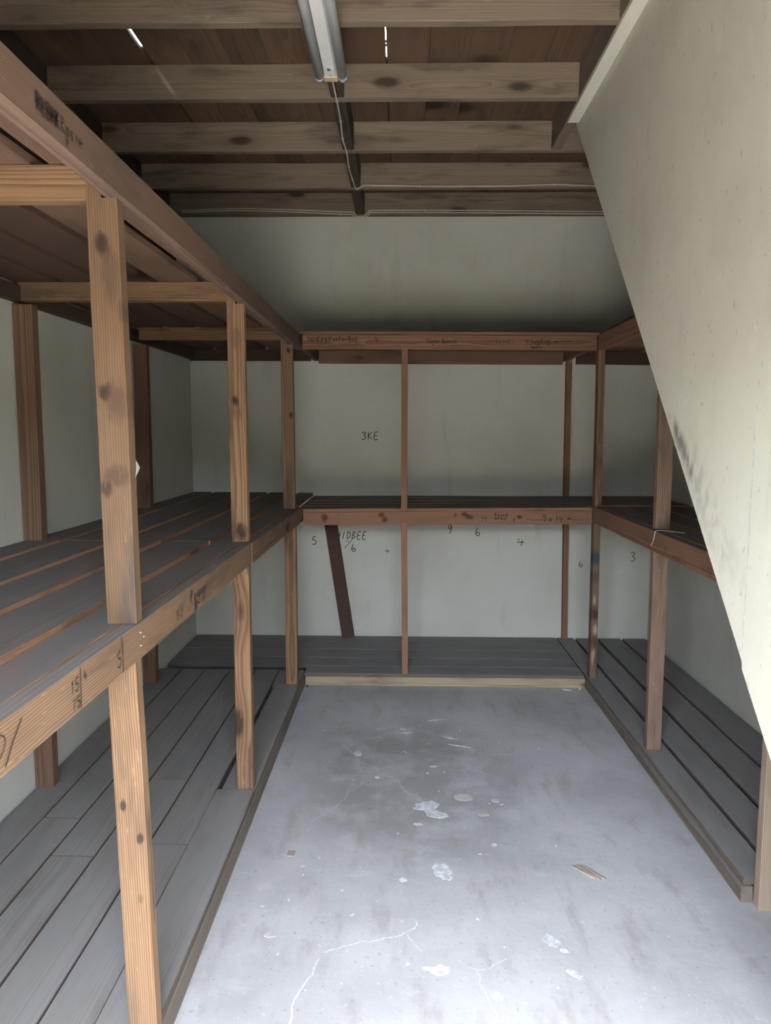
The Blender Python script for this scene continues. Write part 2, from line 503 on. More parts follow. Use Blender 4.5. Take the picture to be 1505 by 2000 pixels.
# ------------------------------------------------------------------ handwriting
FONT = {
    '0': [[(.5, 1), (.1, .7), (.1, .3), (.45, 0), (.85, .3), (.85, .75), (.5, 1)]],
    '1': [[(.35, .8), (.55, 1), (.5, 0)]],
    '2': [[(.1, .8), (.45, 1), (.85, .75), (.1, 0), (.9, .02)]],
    '3': [[(.1, .85), (.55, 1), (.85, .8), (.45, .55), (.9, .35), (.6, 0), (.1, .05)]],
    '4': [[(.35, 1), (.1, .4), (.95, .45)], [(.7, .8), (.6, -.1)]],
    '5': [[(.85, 1), (.3, .95), (.2, .6), (.7, .55), (.85, .25), (.5, 0), (.1, .1)]],
    '6': [[(.45, 1), (.15, .5), (.2, .1), (.6, 0), (.85, .2), (.6, .45), (.2, .3)]],
    '7': [[(.1, .95), (.85, 1), (.4, 0)]],
    '8': [[(.5, .5), (.15, .8), (.5, 1), (.8, .8), (.5, .5), (.15, .2), (.5, 0), (.85, .2), (.5, .5)]],
    '9': [[(.8, .75), (.5, 1), (.15, .75), (.45, .5), (.8, .75), (.75, .4), (.6, 0)]],
    'A': [[(.05, 0), (.5, 1), (.9, 0)], [(.2, .4), (.75, .4)]],
    'B': [[(.15, 0), (.2, 1), (.75, .85), (.3, .55), (.85, .3), (.15, 0)]],
    'C': [[(.85, .85), (.45, 1), (.1, .5), (.4, 0), (.9, .1)]],
    'D': [[(.2, 0), (.2, 1), (.8, .7), (.75, .25), (.2, 0)]],
    'E': [[(.85, 1), (.2, .95), (.15, 0), (.85, .02)], [(.15, .5), (.7, .52)]],
    'F': [[(.85, 1), (.2, .95), (.15, 0)], [(.15, .55), (.65, .55)]],
    'H': [[(.15, 1), (.12, 0)], [(.8, 1), (.8, 0)], [(.0, .5), (.95, .52)]],
    'I': [[(.55, 1), (.4, 0)]],
    'J': [[(.1, 1), (.9, 1)], [(.6, 1), (.55, .2), (.3, 0), (.1, .2)]],
    'K': [[(.15, 1), (.15, 0)], [(.8, 1), (.2, .5), (.85, .05)]],
    'L': [[(.2, 1), (.15, 0), (.8, 0)]],
    'O': [[(.5, 1), (.1, .6), (.3, 0), (.85, .4), (.5, 1)]],
    'N': [[(.1, 0), (.2, 1), (.7, 0), (.85, 1)]],
    'P': [[(.2, 0), (.2, 1), (.8, .8), (.25, .5)]],
    'Q': [[(.5, 1), (.1, .6), (.4, .1), (.85, .5), (.5, 1)], [(.5, .35), (.95, 0)]],
    'R': [[(.2, 0), (.2, 1), (.8, .8), (.25, .5), (.9, 0)]],
    'S': [[(.85, .9), (.45, 1), (.15, .75), (.75, .35), (.6, .02), (.1, .1)]],
    'a': [[(.75, .6), (.3, .6), (.15, .2), (.5, 0), (.75, .5), (.85, 0)]],
    'c': [[(.75, .55), (.35, .6), (.15, .25), (.45, 0), (.8, .1)]],
    'd': [[(.7, .55), (.3, .55), (.15, .2), (.5, 0), (.75, .3), (.8, 1), (.8, 0)]],
    'e': [[(.15, .3), (.75, .4), (.45, .65), (.15, .3), (.4, 0), (.8, .1)]],
    'g': [[(.75, .6), (.3, .6), (.2, .25), (.6, .15), (.75, .6), (.7, -.35), (.3, -.45), (.15, -.2)]],
    'h': [[(.2, 1), (.15, 0), (.35, .55), (.7, .5), (.75, 0)]],
    'i': [[(.5, .6), (.45, 0)]],
    'k': [[(.2, 1), (.15, 0)], [(.7, .6), (.2, .25), (.75, 0)]],
    'l': [[(.5, 1), (.45, 0)]],
    'n': [[(.15, .6), (.15, 0), (.35, .55), (.7, .5), (.75, 0)]],
    'o': [[(.45, .6), (.15, .3), (.45, 0), (.8, .3), (.45, .6)]],
    'p': [[(.2, .6), (.15, -.6)], [(.2, .5), (.6, .65), (.8, .3), (.2, .05)]],
    'r': [[(.2, .6), (.2, 0), (.35, .5), (.75, .6)]],
    's': [[(.75, .55), (.3, .6), (.25, .4), (.7, .2), (.5, 0), (.15, .05)]],
    't': [[(.45, 1), (.4, .05), (.75, 0)], [(.1, .65), (.8, .65)]],
    'u': [[(.15, .6), (.2, .05), (.6, .05), (.75, .6), (.8, 0)]],
    'w': [[(.05, .6), (.25, 0), (.5, .5), (.7, 0), (.95, .6)]],
    'x': [[(.15, .6), (.8, 0)], [(.8, .6), (.15, 0)]],
    'y': [[(.15, .6), (.45, .1)], [(.8, .6), (.25, -.5)]],
    '(': [[(.7, 1.05), (.35, .7), (.4, .2), (.6, -.4)]],
    ')': [[(.3, 1), (.6, .6), (.4, 0)]],
    '}': [[(.3, 1), (.55, .8), (.45, .5), (.75, .45), (.45, .3), (.5, 0), (.25, -.1)]],
    '/': [[(.9, 1), (.1, 0)]],
    '-': [[(.1, .5), (.8, .55)]],
    '&': [[(.8, 0), (.2, .75), (.5, 1), (.6, .75), (.15, .25), (.45, 0), (.85, .4)]],
    '<': [[(.85, .9), (.1, .5), (.8, .1)]],
    '#': [[(.1, .1), (.9, .9)], [(.1, .9), (.9, .1)], [(.0, .5), (1, .5)], [(.5, 0), (.5, 1)]],
    '~': [[(.0, .4), (.25, .7), (.5, .35), (.75, .7), (1, .4)]],
    '.': [[(.4, .0), (.5, .08)]],
}


def add_ribbon(bm, pts, w, nrm):
    """flat pen stroke along pts (3D, in one plane with normal nrm)"""
    P = [Vector(p) for p in pts]
    L, R = [], []
    for i, p in enumerate(P):
        d = (P[min(i + 1, len(P) - 1)] - P[max(i - 1, 0)])
        if d.length < 1e-7:
            d = Vector((1, 0, 0))
        s = nrm.cross(d.normalized()).normalized() * w * 0.5
        L.append(bm.verts.new(p + s))
        R.append(bm.verts.new(p - s))
    for i in range(len(P) - 1):
        bm.faces.new((L[i], R[i], R[i + 1], L[i + 1]))


def write(parent, txt, org, ex, ez, h, wid=None, adv=None, pen=0.004, mat='ink', slant=0.0, name='handwriting', label=None, lift=0.0016):
    ex, ez = Vector(ex), Vector(ez)
    nrm = ex.cross(ez).normalized()
    org = Vector(org) + nrm * lift
    wid = wid or h * 0.6
    adv = adv or wid * 1.25
    bm = bmesh.new()
    x = 0.0
    for ch in txt:
        for pl in FONT.get(ch, []):
            pts = []
            for (u, v) in pl:
                pts.append(org + ex * (x + u * wid + v * h * slant) + ez * (v * h))
            pts = catmull(pts, 4) if len(pts) > 3 else pts
            add_ribbon(bm, pts, pen, nrm)
        x += adv
    o = link(name, mesh_from_bm(name, bm), None, parent, M[mat])
    if label:
        o['label'] = label
    return o


def lines(parent, pls, ex, ez, pen=0.003, mat='ink', name='pen_line', lift=0.0016):
    nrm = Vector(ex).cross(Vector(ez)).normalized()
    for pl in pls:
        bm = bmesh.new()
        add_ribbon(bm, [Vector(p) + nrm * lift for p in pl], pen, nrm)
        link(name, mesh_from_bm(name, bm), None, parent, M[mat])


# ================================================================== the setting
XL, XR, YB, YF = -1.50, 1.79, 5.20, -0.35
ZC = 3.165

floor = slab('floor', XL - .15, XR + .15, YF - .2, YB + .15, -0.12, 0.0, 'floor', kind='structure')
wall_back = slab('wall_back', XL - .25, XR + .15, YB, YB + .15, 0.0, ZC + .02, 'wall', kind='structure')
wall_right = slab('wall_right', XR, XR + .15, YF, YB, 0.0, 4.6, 'wall', kind='structure')
# the left wall steps back above the top shelf, where the joists rest
bm = bmesh.new()
add_box(bm, XL - .15, XL, YF, YB, 0.0, 2.14)
add_box(bm, XL - .35, XL - .20, YF, YB, 2.14, 3.95)  # carried above the ceiling, out of view, to keep sky off the slit
bmesh.ops.recalc_face_normals(bm, faces=bm.faces)
wall_left = link('wall_left', mesh_from_bm('wall_left', bm), None, None, M['wall'], kind='structure')
slab('wall_plate', XL - .20, XL - .08, YF, YB, 2.141, ZC - .002, 'block', wall_left)
bm = bmesh.new()
add_box(bm, XL - .25, DOOR['x0'], YF - .2, YF, 0.0, 4.6)
add_box(bm, DOOR['x1'], XR + .15, YF - .2, YF, 0.0, 4.6)
add_box(bm, DOOR['x0'], DOOR['x1'], YF - .2, YF, DOOR['z1'], 4.6)
bmesh.ops.recalc_face_normals(bm, faces=bm.faces)
wall_front = link('wall_front', mesh_from_bm('wall_front', bm), None, None, M['wall'], kind='structure')
ground = slab('ground', -14, 14, -16, YF - .2, -0.16, -0.04, 'ground', kind='structure')

# added roof, out of view: stops sun in the slits, open behind for sky
slab('ceiling_sun_block', XL - .5, XR + .3, YF - .2, YB + .15, 4.6, 4.75, 'block', kind='structure')
# added wall out of view: it hides the low sky from the doorway
wall_sky_screen = slab('wall_sky_screen', -14, 14, -7.2, -7.0, -0.04, 2.75, 'sky_screen', kind='structure')

# ---- partition beside the stair: raking lower edge
XS, TS = 0.82, 0.04


def rake(y):
    return 0.853 + (y - 1.559) * (3.02 - 0.853) / (3.665 - 1.559)


wall_stair = thing('wall_stair', (XS, 1.7, 0), kind='structure')
YJ = 1.716
prism_yz('panel', [(YJ, rake(YJ) - 0.006), (3.655, 3.02), (YJ, 3.02)], XS, XS + TS, 'panel', wall_stair)
prism_yz('panel', [(YF, 0.0), (0.72, 0.0), (YJ, rake(YJ) - 0.022), (YJ, 3.02), (YF, 3.02)], XS, XS + TS, 'panel', wall_stair)
slab('plaster_lip', XS - 0.052, XS + 0.002, YF, 3.60, 3.004, 3.021, 'lip', wall_stair)
prism_yz('soffit', [(0.72, 0.0), (3.665, 3.02), (3.55, 3.02), (0.60, 0.0)], XS + TS, XR, 'wall', wall_stair)
# filled joint between the two sheets
bm = bmesh.new()
zz = 1.03
pts = []
while zz < 1.62:
    pts.append(Vector((XS - 0.0016, YJ - 0.002 + 0.004 * noise.noise(Vector((zz * 9, 0, 3))), zz)))
    zz += 0.03
add_ribbon(bm, pts, 0.0035, Vector((-1, 0, 0)))
link('joint_filler', mesh_from_bm('joint_filler', bm), None, wall_stair, M['paint'])

# ---- ceiling: joists, boards, struts
ceiling = thing('ceiling', (0.1, 2.5, 3.02), kind='structure')
JT, JB, JH = 0.040, 3.02, 0.146
JY = [2.775, 3.375, 3.970, 4.550, 5.090]
for k, y in enumerate([0.38, 0.98, 1.58, 2.18] + JY):
    x1 = 0.765 if y < 3.6 else XR
    stick('joist', ceiling, (-1.585, y + JT / 2, JB + JH / 2), (x1, y + JT / 2, JB + JH / 2), JT, JH, 'joist', seg=10, rough=0.003)
stick('trimmer', ceiling, (0.792, YF + .02, JB + JH / 2), (0.792, 3.968, JB + JH / 2), 0.05, JH, 'joist')
BX = [-0.32, -0.322, -0.318, -0.315, -0.318]
segs = [(2.18 + JT, 2.775)] + [(JY[i] + JT, JY[i + 1]) for i in range(4)]
for i, (y0, y1) in enumerate(segs):
    stick('strut', ceiling, (BX[i] + .03, y0, JB + .070), (BX[i] + .03, y1, JB + .070), 0.058, 0.132, 'block')
# boards run front to back; two joints have opened and let daylight in
seams = [-1.76, -1.62, -1.45, -1.28, -1.103, -0.93, -0.76, -0.59, -0.42, -0.25, -0.0755, 0.107, 0.278, 0.445, 0.613, 0.766, 0.934, 1.10, 1.27, 1.44, 1.61, 1.79, 1.93]
for i in range(len(seams) - 1):
    g0 = {-1.103: 0.0020, -0.0755: 0.0026}.get(seams[i], -0.0008)
    g1 = {-1.103: 0.0155, -0.0755: 0.0026}.get(seams[i + 1], -0.0008)
    x0, x1 = seams[i] + g0, seams[i + 1] - g1
    dz = random.uniform(0, 0.004)
    stick('ceiling_board', ceiling, ((x0 + x1) / 2, YF - .2, ZC + .012 + dz), ((x0 + x1) / 2, YB + .15, ZC + .012 + dz), x1 - x0, 0.022, 'ceilboard', seg=1, rough=0.0, bev=0.0035)
for sx, spans in ((-1.103, [(YF, 3.06), (3.29, 5.3)]), (-0.0755, [(YF, 3.08), (3.255, 3.263), (3.285, 3.292), (3.39, 5.3)])):
    for (y0, y1) in spans:
        slab('cover_strip', sx - .035, sx + .02, y0, y1, ZC + .0275, ZC + .036, 'ceilboard', ceiling)

# ---- wear on the floor
def blob(name, cx, cy, rx, ry, mat, seed, ang=0.0, n=26, rag=0.35):
    th = 0.0006 + 0.0006 * ((seed * 0.713) % 1.0)
    bm = bmesh.new()
    top, bot = [], []
    for k in range(n):
        a = 2 * math.pi * k / n
        q = 1 + rag * noise.noise(Vector((math.cos(a) * 1.7 + seed, math.sin(a) * 1.7, seed * 2.3))) + rag * 0.6 * noise.noise(Vector((math.cos(a) * 5 + seed, math.sin(a) * 5, seed)))
        px, py = rx * q * math.cos(a), ry * q * math.sin(a)
        x, y = cx + px * math.cos(ang) - py * math.sin(ang), cy + px * math.sin(ang) + py * math.cos(ang)
        bot.append(bm.verts.new((x, y, 0.0)))
        top.append(bm.verts.new((cx + (x - cx) * .94, cy + (y - cy) * .94, th)))
    ctr = bm.verts.new((cx, cy, th))
    for k in range(n):
        bm.faces.new((ctr, top[k], top[(k + 1) % n]))
        bm.faces.new((bot[k], bot[(k + 1) % n], top[(k + 1) % n], top[k]))
    bmesh.ops.recalc_face_normals(bm, faces=bm.faces)
    return link(name, mesh_from_bm(name, bm), None, floor, M[mat])


blob('filler_patch', 0.276, 2.983, 0.040, 0.034, 'filler', 3.1, rag=.18)
for i, (x, y, rx, ry, a) in enumerate([
        (0.115, 2.905, .060, .035, .3), (0.150, 2.840, .050, .030, -.5), (0.155, 2.455, .034, .042, .2), (0.168, 2.415, .018, .022, .8),
        (0.122, 1.965, .034, .022, .1), (0.090, 1.970, .018, .008, .0), (0.030, 3.655, .030, .014, .2), (0.018, 3.700, .014, .020, .7),
        (0.015, 2.393, .014, .013, .0), (0.075, 2.760, .020, .010, .0), (0.160, 3.270, .020, .010, .0), (0.41, 2.955, .017, .016, .2),
        (0.345, 2.84, .022, .012, 0), (0.47, 2.10, .020, .035, .5), (0.50, 2.055, .014, .010, 0), (0.36, 2.62, .012, .012, 0),
        (0.51, 1.96, .024, .014, -.6), (-0.205, 3.40, .018, .030, .2), (-0.40, 2.10, .018, .014, 0), (0.275, 1.87, .020, .012, -.4),
        (-0.10, 3.155, .012, .010, 0), (0.255, 3.60, .040, .010, -.5), (0.30, 3.50, .060, .006, -.35), (0.20, 3.83, .05, .008, .3)]):
    blob('paint_splash', x, y, rx, ry, 'paint' if i not in (11, 12, 18) else 'filler', i * 1.37 + .5, a)
rs = random.Random(11)
for i in range(40):
    x, y = rs.uniform(-.45, .75), rs.uniform(1.85, 3.7)
    r = rs.uniform(.002, .005)
    blob('paint_fleck', x, y, r * rs.uniform(1, 2), r, 'paint', i * .77 + 9, rs.uniform(0, 3), n=8)
cracks = [
    [(-.289, 3.506), (-.224, 3.39), (-.195, 3.307), (-.107, 3.246), (-.093, 3.185), (-.016, 3.147)],
    [(-.156, 3.123), (-.18, 3.06), (-.222, 3.013), (-.235, 2.954), (-.265, 2.876), (-.366, 2.745)],
    [(-.011, 3.137), (.023, 3.029), (.072, 2.995), (.105, 2.93)],
    [(.061, 2.175), (.052, 2.14), (.003, 2.106), (-.052, 2.089), (-.114, 2.075), (-.137, 2.066), (-.197, 2.04), (-.223, 2.022)],
    [(.027, 2.114), (.043, 2.08), (.073, 2.036)],
    [(-.24, 2.006), (-.24, 1.964), (-.253, 1.924), (-.275, 1.875), (-.287, 1.829), (-.286, 1.70)],
    [(.175, 2.005), (.233, 1.961), (.271, 1.982), (.33, 2.02)],
    [(.233, 1.961), (.233, 1.908), (.246, 1.87), (.271, 1.76)]]
cw = [.0028, .0022, .0028, .0060, .0045, .0055, .0030, .0040]
for k, cpts in enumerate(cracks):
    P = []
    for i in range(len(cpts) - 1):
        for j in range(8):
            t = j / 8
            x = cpts[i][0] * (1 - t) + cpts[i + 1][0] * t
            y = cpts[i][1] * (1 - t) + cpts[i + 1][1] * t
            P.append(Vector((x + .006 * noise.noise(Vector((x * 40, y * 40, k))), y + .006 * noise.noise(Vector((x * 40, y * 40, k + 9))), 0.0009)))
    bm = bmesh.new()
    add_ribbon(bm, P, cw[k], Vector((0, 0, 1)))
    link('crack_line', mesh_from_bm('crack_line', bm), None, floor, M['crack'])

# ---- writing on the back wall
EX, EZ = (1, 0, 0), (0, 0, 1)
for txt, x, z, h, w, mat, sl in [
        ('5', -0.645, 0.752, .058, .036, 'ink', 0), ('HIDBEE', -0.472, 0.795, .052, .031, 'ink', .15),
        ('6', -0.360, 0.705, .052, .036, 'ink', 0), ('4', -0.118, 0.698, .026, .036, 'pencil', 0),
        ('9', 0.330, 0.840, .066, .036, 'ink', .1), ('6', 0.533, 0.825, .058, .038, 'ink', 0),
        ('4', 0.828, 0.760, .046, .062, 'ink', 0), ('6', 1.280, 0.605, .040, .034, 'pencil', 0),
        ('3', 1.645, 0.648, .066, .040, 'pencil', 0), ('3KE', -0.288, 1.512, .052, .036, 'ink', .05)]:
    write(wall_back, txt, (x, YB, z), EX, EZ, h, w, w * 1.22, .0058, mat, sl)
lines(wall_back, [[(-.408, YB, .727), (-.352, YB, .792)], [(-.400, YB, .778), (-.376, YB, .780)]], EX, EZ, .004, 'ink')

# ================================================================== racks
def rack(loc, label):
    return thing('timber_rack', loc, label, 'shelving', 'timber racks lining the store')


PW, PT = 0.067, 0.038
# ------------------------------------------------ left rack
R1 = rack((-1.05, 2.4, 0), 'long three-tier pine shelving rack running along the left wall')
PYS = [0.32, 1.58, 2.83, 4.09]
Z_MID, Z_TOP = 1.125, 2.122
# lean of each front post: (x centre at foot, mid shelf low, mid shelf high, top)
PX = [(-.632, -.632, -.632, -.635), (-.606, -.629, -.624, -.636), (-.632, -.635, -.635, -.639), (-.630, -.632, -.634, -.641)]
for y, (xa, xb, xc, xd) in zip(PYS, PX):
    yc = y + PT / 2
    stick('post', R1, (xa, yc, .100), (xb, yc, 1.036), PT, PW, 'post_a' if y == 1.58 else 'post', side=(1, 0, 0), rough=.0022,
          extra=[(xb - PW / 2, xb - PW / 2 + .030, y + .001, y + PT - .001, 1.03, 1.098)])
    stick('post', R1, (xc, yc, Z_MID), (xd, yc, 2.043), PT, PW, {1.58: 'weathered', 2.83: 'post_b', 4.09: 'post_c'}.get(y, 'post'), side=(1, 0, 0), rough=.0022,
          extra=[(xd - PW / 2, xd - PW / 2 + .033, y + .001, y + PT - .001, 2.03, 2.105)])
    # posts against the wall
    stick('post', R1, (-1.460, y + .02, .100), (-1.460, y + .02, 1.030), .050, .075, 'wallpost', side=(1, 0, 0))
    stick('post', R1, (-1.460, y + .02, Z_MID), (-1.460, y + .02, 2.040), .050, .075, 'wallpost', side=(1, 0, 0))
    zt = 2.075 + (y - 1.58) * .011
    stick('bearer', R1, (-1.492, yc, zt), (-.668, yc, zt), PT, .072, 'post')
    stick('bearer', R1, (-1.492, yc, 1.065), (-.668, yc, 1.065), PT, .070, 'beam')
    stick('bearer', R1, (-1.492, yc + .02, .039), (-.632, yc + .02, .039), PT, .076, 'dark')
kick1 = stick('kickboard', R1, (-.609, .30, .039), (-.609, 4.352, .039), PT, .077, 'kickside')
fascia1 = stick('beam', R1, (-.609, .30, 2.083), (-.609, 4.352, 2.081), PT, .078, 'fascia', rough=.0015)
beam1a = stick('beam', R1, (-.609, .30, 1.083), (-.609, 2.826, 1.079), PT, .084, 'beam', rough=.0022)
beam1b = stick('beam', R1, (-.611, 2.850, 1.075), (-.611, 4.352, 1.068), PT, .084, 'beam', rough=.0015)
# lowest platform
px = [-.590, -.745, -.890, -1.050, -1.205, -1.350, -1.492]
for i in range(6):
    xa, xb = px[i] - (.003 if i else 0), px[i + 1] + .003
    w = xa - xb
    if i == 0:
        stick('platform_board', R1, (-.668, .30, .0925), (-.668, 2.815, .0925), .155, .026, 'floorboard', rough=.0015)
        stick('platform_board', R1, (-.660, 2.822, .0885), (-.660, 4.08, .0885), .138, .021, 'floorboard', rough=.0015)
        stick('platform_board', R1, (-.668, 4.086, .0885), (-.668, 4.345, .0885), .150, .021, 'floorboard', rough=.0015)
    else:
        yj = random.uniform(2.2, 3.0)
        stick('platform_board', R1, ((xa + xb) / 2, .30, .0885), ((xa + xb) / 2, yj, .0885), w, .021, 'floorboard', rough=.0015)
        stick('platform_board', R1, ((xa + xb) / 2, yj + .004, .0885), ((xa + xb) / 2, 4.345, .0885), w, .021, 'floorboard', rough=.0015)
# middle shelf
mx = [(-.629, -.735), (-.762, -.935), (-.962, -1.118), (-1.144, -1.335), (-1.362, -1.490)]
for i, (xa, xb) in enumerate(mx):
    yj = [2.83, 2.84, 2.85, 2.84, 2.83][i]
    z = 1.112
    stick('shelf_board', R1, ((xa + xb) / 2, .30, z), ((xa + xb) / 2, yj, z), xa - xb, .025, 'board', rough=.002)
    stick('shelf_board', R1, ((xa + xb) / 2 + .004, yj + .003, z), ((xa + xb) / 2 - .004, YB - .005, z + .006), xa - xb, .025, 'board', rough=.002)
# top shelf
tx = [(-.632, -.745), (-.785, -.930), (-.960, -1.120), (-1.150, -1.300), (-1.330, -1.488)]
for i, (xa, xb) in enumerate(tx):
    stick('shelf_board', R1, ((xa + xb) / 2, .30, 2.110), ((xa + xb) / 2, 2.838, 2.136), xa - xb, .022, 'wallpost' if i < 2 else 'dark', rough=.002)  # inner boards darker: shade under the shelf put into the wood colour
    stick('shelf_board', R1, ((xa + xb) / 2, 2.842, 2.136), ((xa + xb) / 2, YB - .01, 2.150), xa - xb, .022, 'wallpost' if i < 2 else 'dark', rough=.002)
stick('wall_bearer', R1, (-1.49, 5.175, 2.098), (-.64, 5.175, 2.098), .04, .078, 'dark')
stick('wall_bearer', R1, (-1.481, .35, 2.060), (-1.481, 5.15, 2.098), .036, .060, 'dark')
# writing and nails on the left rack
EY = (0, 1, 0)
FX = -.590
write(fascia1, 'PLSHK', (FX, 1.213, 2.064), EY, EZ, .030, .018, .0165, .0026, 'ink')
write(fascia1, '#####', (FX, 1.212, 2.066), EY, EZ, .026, .018, .0160, .0022, 'ink', name='scribble')
write(fascia1, 'Rosie', (FX, 1.300, 2.066), EY, EZ, .026, .016, .0175, .0024, 'ink')
write(fascia1, '2', (FX, 1.318, 2.050), EY, EZ, .010, .010, None, .0022, 'ink')
write(fascia1, 'P1R', (FX, 2.30, 2.07), EY, EZ, .03, .026, .026, .002, 'pencil')
write(beam1a, '0', (FX, .990, 1.072), EY, EZ, .036, .045, None, .0022, 'ink')
lines(beam1a, [[(FX, 1.027, 1.052), (FX, 1.050, 1.080), (FX, 1.079, 1.108)],
               [(FX, 1.490, 1.042), (FX, 1.491, 1.080), (FX, 1.488, 1.120)], [(FX, 1.285, 1.043), (FX, 1.287, 1.08), (FX, 1.288, 1.120)],
               [(FX, 1.655, 1.048), (FX, 1.657, 1.062)]], EY, EZ, .0028)
write(beam1a, '5', (FX, 1.462, 1.060), EY, EZ, .034, .020, None, .0028)
write(beam1a, '15', (FX, 1.246, 1.082), EY, EZ, .024, .016, .018, .0028)
write(beam1a, '75', (FX, 1.250, 1.050), EY, EZ, .020, .016, .018, .0026)
write(beam1a, '4', (FX, 1.300, 1.090), EY, EZ, .018, .014, None, .0026)
write(beam1a, 'Pogopl', (FX, 1.985, 1.074), EY, EZ, .034, .034, .034, .004)
write(beam1a, '8', (FX, 2.025, 1.044), EY, EZ, .026, .030, None, .004)
write(beam1a, 'S2', (FX, 1.860, 1.060), EY, EZ, .022, .024, .036, .003)
for y, z in [(1.60, 1.07), (1.60, 1.10), (1.62, 1.085)]:
    tube('nail', [(FX - .01, y, z), (FX + .0025, y, z)], .0025, 'steel', beam1a, sub=0, n=6)

# ------------------------------------------------ back rack
R2 = rack((0.28, 4.8, 0), 'three-tier pine shelving rack across the far wall with handwriting on its beams')
Y2 = 4.355
kick2 = stick('kickboard', R2, (-.585, Y2 + .019, .029), (1.136, Y2 + .019, .031), .036, .058, 'kick', rough=.002)
beam2m = stick('beam', R2, (-.594, Y2 + .024, 1.038), (1.138, Y2 + .024, 1.058), PT, .080, 'red_beam', rough=.002)
beam2t = stick('beam', R2, (-.588, Y2 + .024, 2.090), (1.137, Y2 + .024, 2.084), PT, .086, 'red', rough=.0015)
pb = [4.352, 4.500, 4.672, 4.862, 5.040, 5.195]
for i in range(5):
    a, b = pb[i] + (.004 if i else 0), pb[i + 1] - .004
    stick('platform_board', R2, (-1.490 if i else -.592, (a + b) / 2, .070), (1.128, (a + b) / 2, .071), b - a, .020, 'floorboard', rough=.0018)
mb = [4.350, 4.520, 4.690, 4.860, 5.030, 5.195]
for i in range(5):
    a, b = mb[i] + .004, mb[i + 1] - .004
    xe = 1.138 if i == 0 else 1.785
    lift = (i / 4.0) * .010
    stick('shelf_board', R2, (-.624, (a + b) / 2, 1.089 + lift), (xe, (a + b) / 2, 1.109 + lift * .1), b - a, .019, 'board', rough=.0025)
for i in range(5):
    a, b = mb[i] + .004, mb[i + 1] - .004
    stick('shelf_board', R2, (-.604, (a + b) / 2, 2.1435), (1.150, (a + b) / 2, 2.1375), b - a, .018, 'red', rough=.002)


def lip(x0, x1, z0, z1):
    return (x0, x1, Y2 - .006, Y2 + .0035, z0, z1)


stick('post', R2, (.030, Y2 + .016, .081), (.019, Y2 + .016, 1.004), .044, .037, 'red', side=(1, 0, 0), extra=[lip(.0015, .0375, .99, 1.022)])
stick('post', R2, (.018, Y2 + .016, 1.107), (.015, Y2 + .016, 2.044), .044, .037, 'red', side=(1, 0, 0), extra=[lip(-.003, .033, 2.03, 2.056), lip(0, .036, 1.09, 1.12)])
stick('post', R2, (1.186, 5.165, .083), (1.168, 5.165, 1.090), .044, .036, 'red', side=(1, 0, 0))
stick('post', R2, (1.166, 5.165, 1.120), (1.157, 5.165, 2.048), .044, .036, 'red', side=(1, 0, 0))
stick('wall_bearer', R2, (-.575, 5.100, 2.078), (1.100, 5.100, 2.072), .04, .086, 'wallpost')
stick('bearer', R2, (1.128, 4.40, 2.092), (1.128, 5.185, 2.092), .036, .070, 'wallpost')
stick('bearer', R2, (-.600, 4.40, 2.092), (-.600, 5.15, 2.092), .036, .070, 'dark')
stick('bearer', R2, (.018, 4.42, 1.062), (.018, 5.19, 1.075), .036, .055, 'dark')
stick('bearer', R2, (1.10, 4.42, 1.065), (1.10, 5.13, 1.07), .036, .055, 'dark')
for x in (-.45, .2, .9):
    stick('bearer', R2, (x, 4.40, .029), (x, 5.19, .029), .036, .058, 'dark')
# writing on the far beams: face at y = Y2 + .005
FY = Y2 + .005


def bx(px_):
    return -.606 + (px_ - 584) * .002995


for txt, pxx, z, h, w, adv in [
        ('Jack', 600, 2.094, .022, .014, .0175), ('(pg)', 619, 2.094, .026, .018, .021), ('}', 640, 2.094, .024, .015, .02),
        ('Fuel', 644, 2.096, .024, .014, .0165), ('Sack', 661, 2.098, .020, .016, .0195), ('3', 678, 2.088, .034, .022, .03),
        ('KE', 687, 2.090, .026, .017, .020), ('4', 731, 2.084, .036, .026, .03), ('Super', 834, 2.082, .026, .014, .0165),
        ('Quench', 864, 2.082, .024, .012, .0150), ('4x4AE-', 969, 2.082, .020, .015, .0185), ('4', 1027, 2.076, .036, .022, .03),
        ('Super', 1037, 2.084, .022, .0115, .0135), ('King', 1058, 2.084, .024, .0115, .0130), ('&', 1051, 2.070, .012, .010, .01),
        ('Captain', 1038, 2.054, .015, .008, .0092), ('wk<~<~', 1083, 2.086, .016, .015, .0165)]:
    write(beam2t, txt, (bx(pxx), FY, z), EX, EZ, h, w, adv, .0038)
for x, z in [(-.578, 2.112), (-.578, 2.066), (.020, 2.112), (.280, 2.110), (.275, 2.062), (.66, 2.054)]:
    tube('nail', [(x, FY + .01, z), (x, FY - .002, z)], .003, 'steel', beam2t, sub=0, n=6)


def mxx(px_):
    return -.597 + (px_ - 590) * .003073


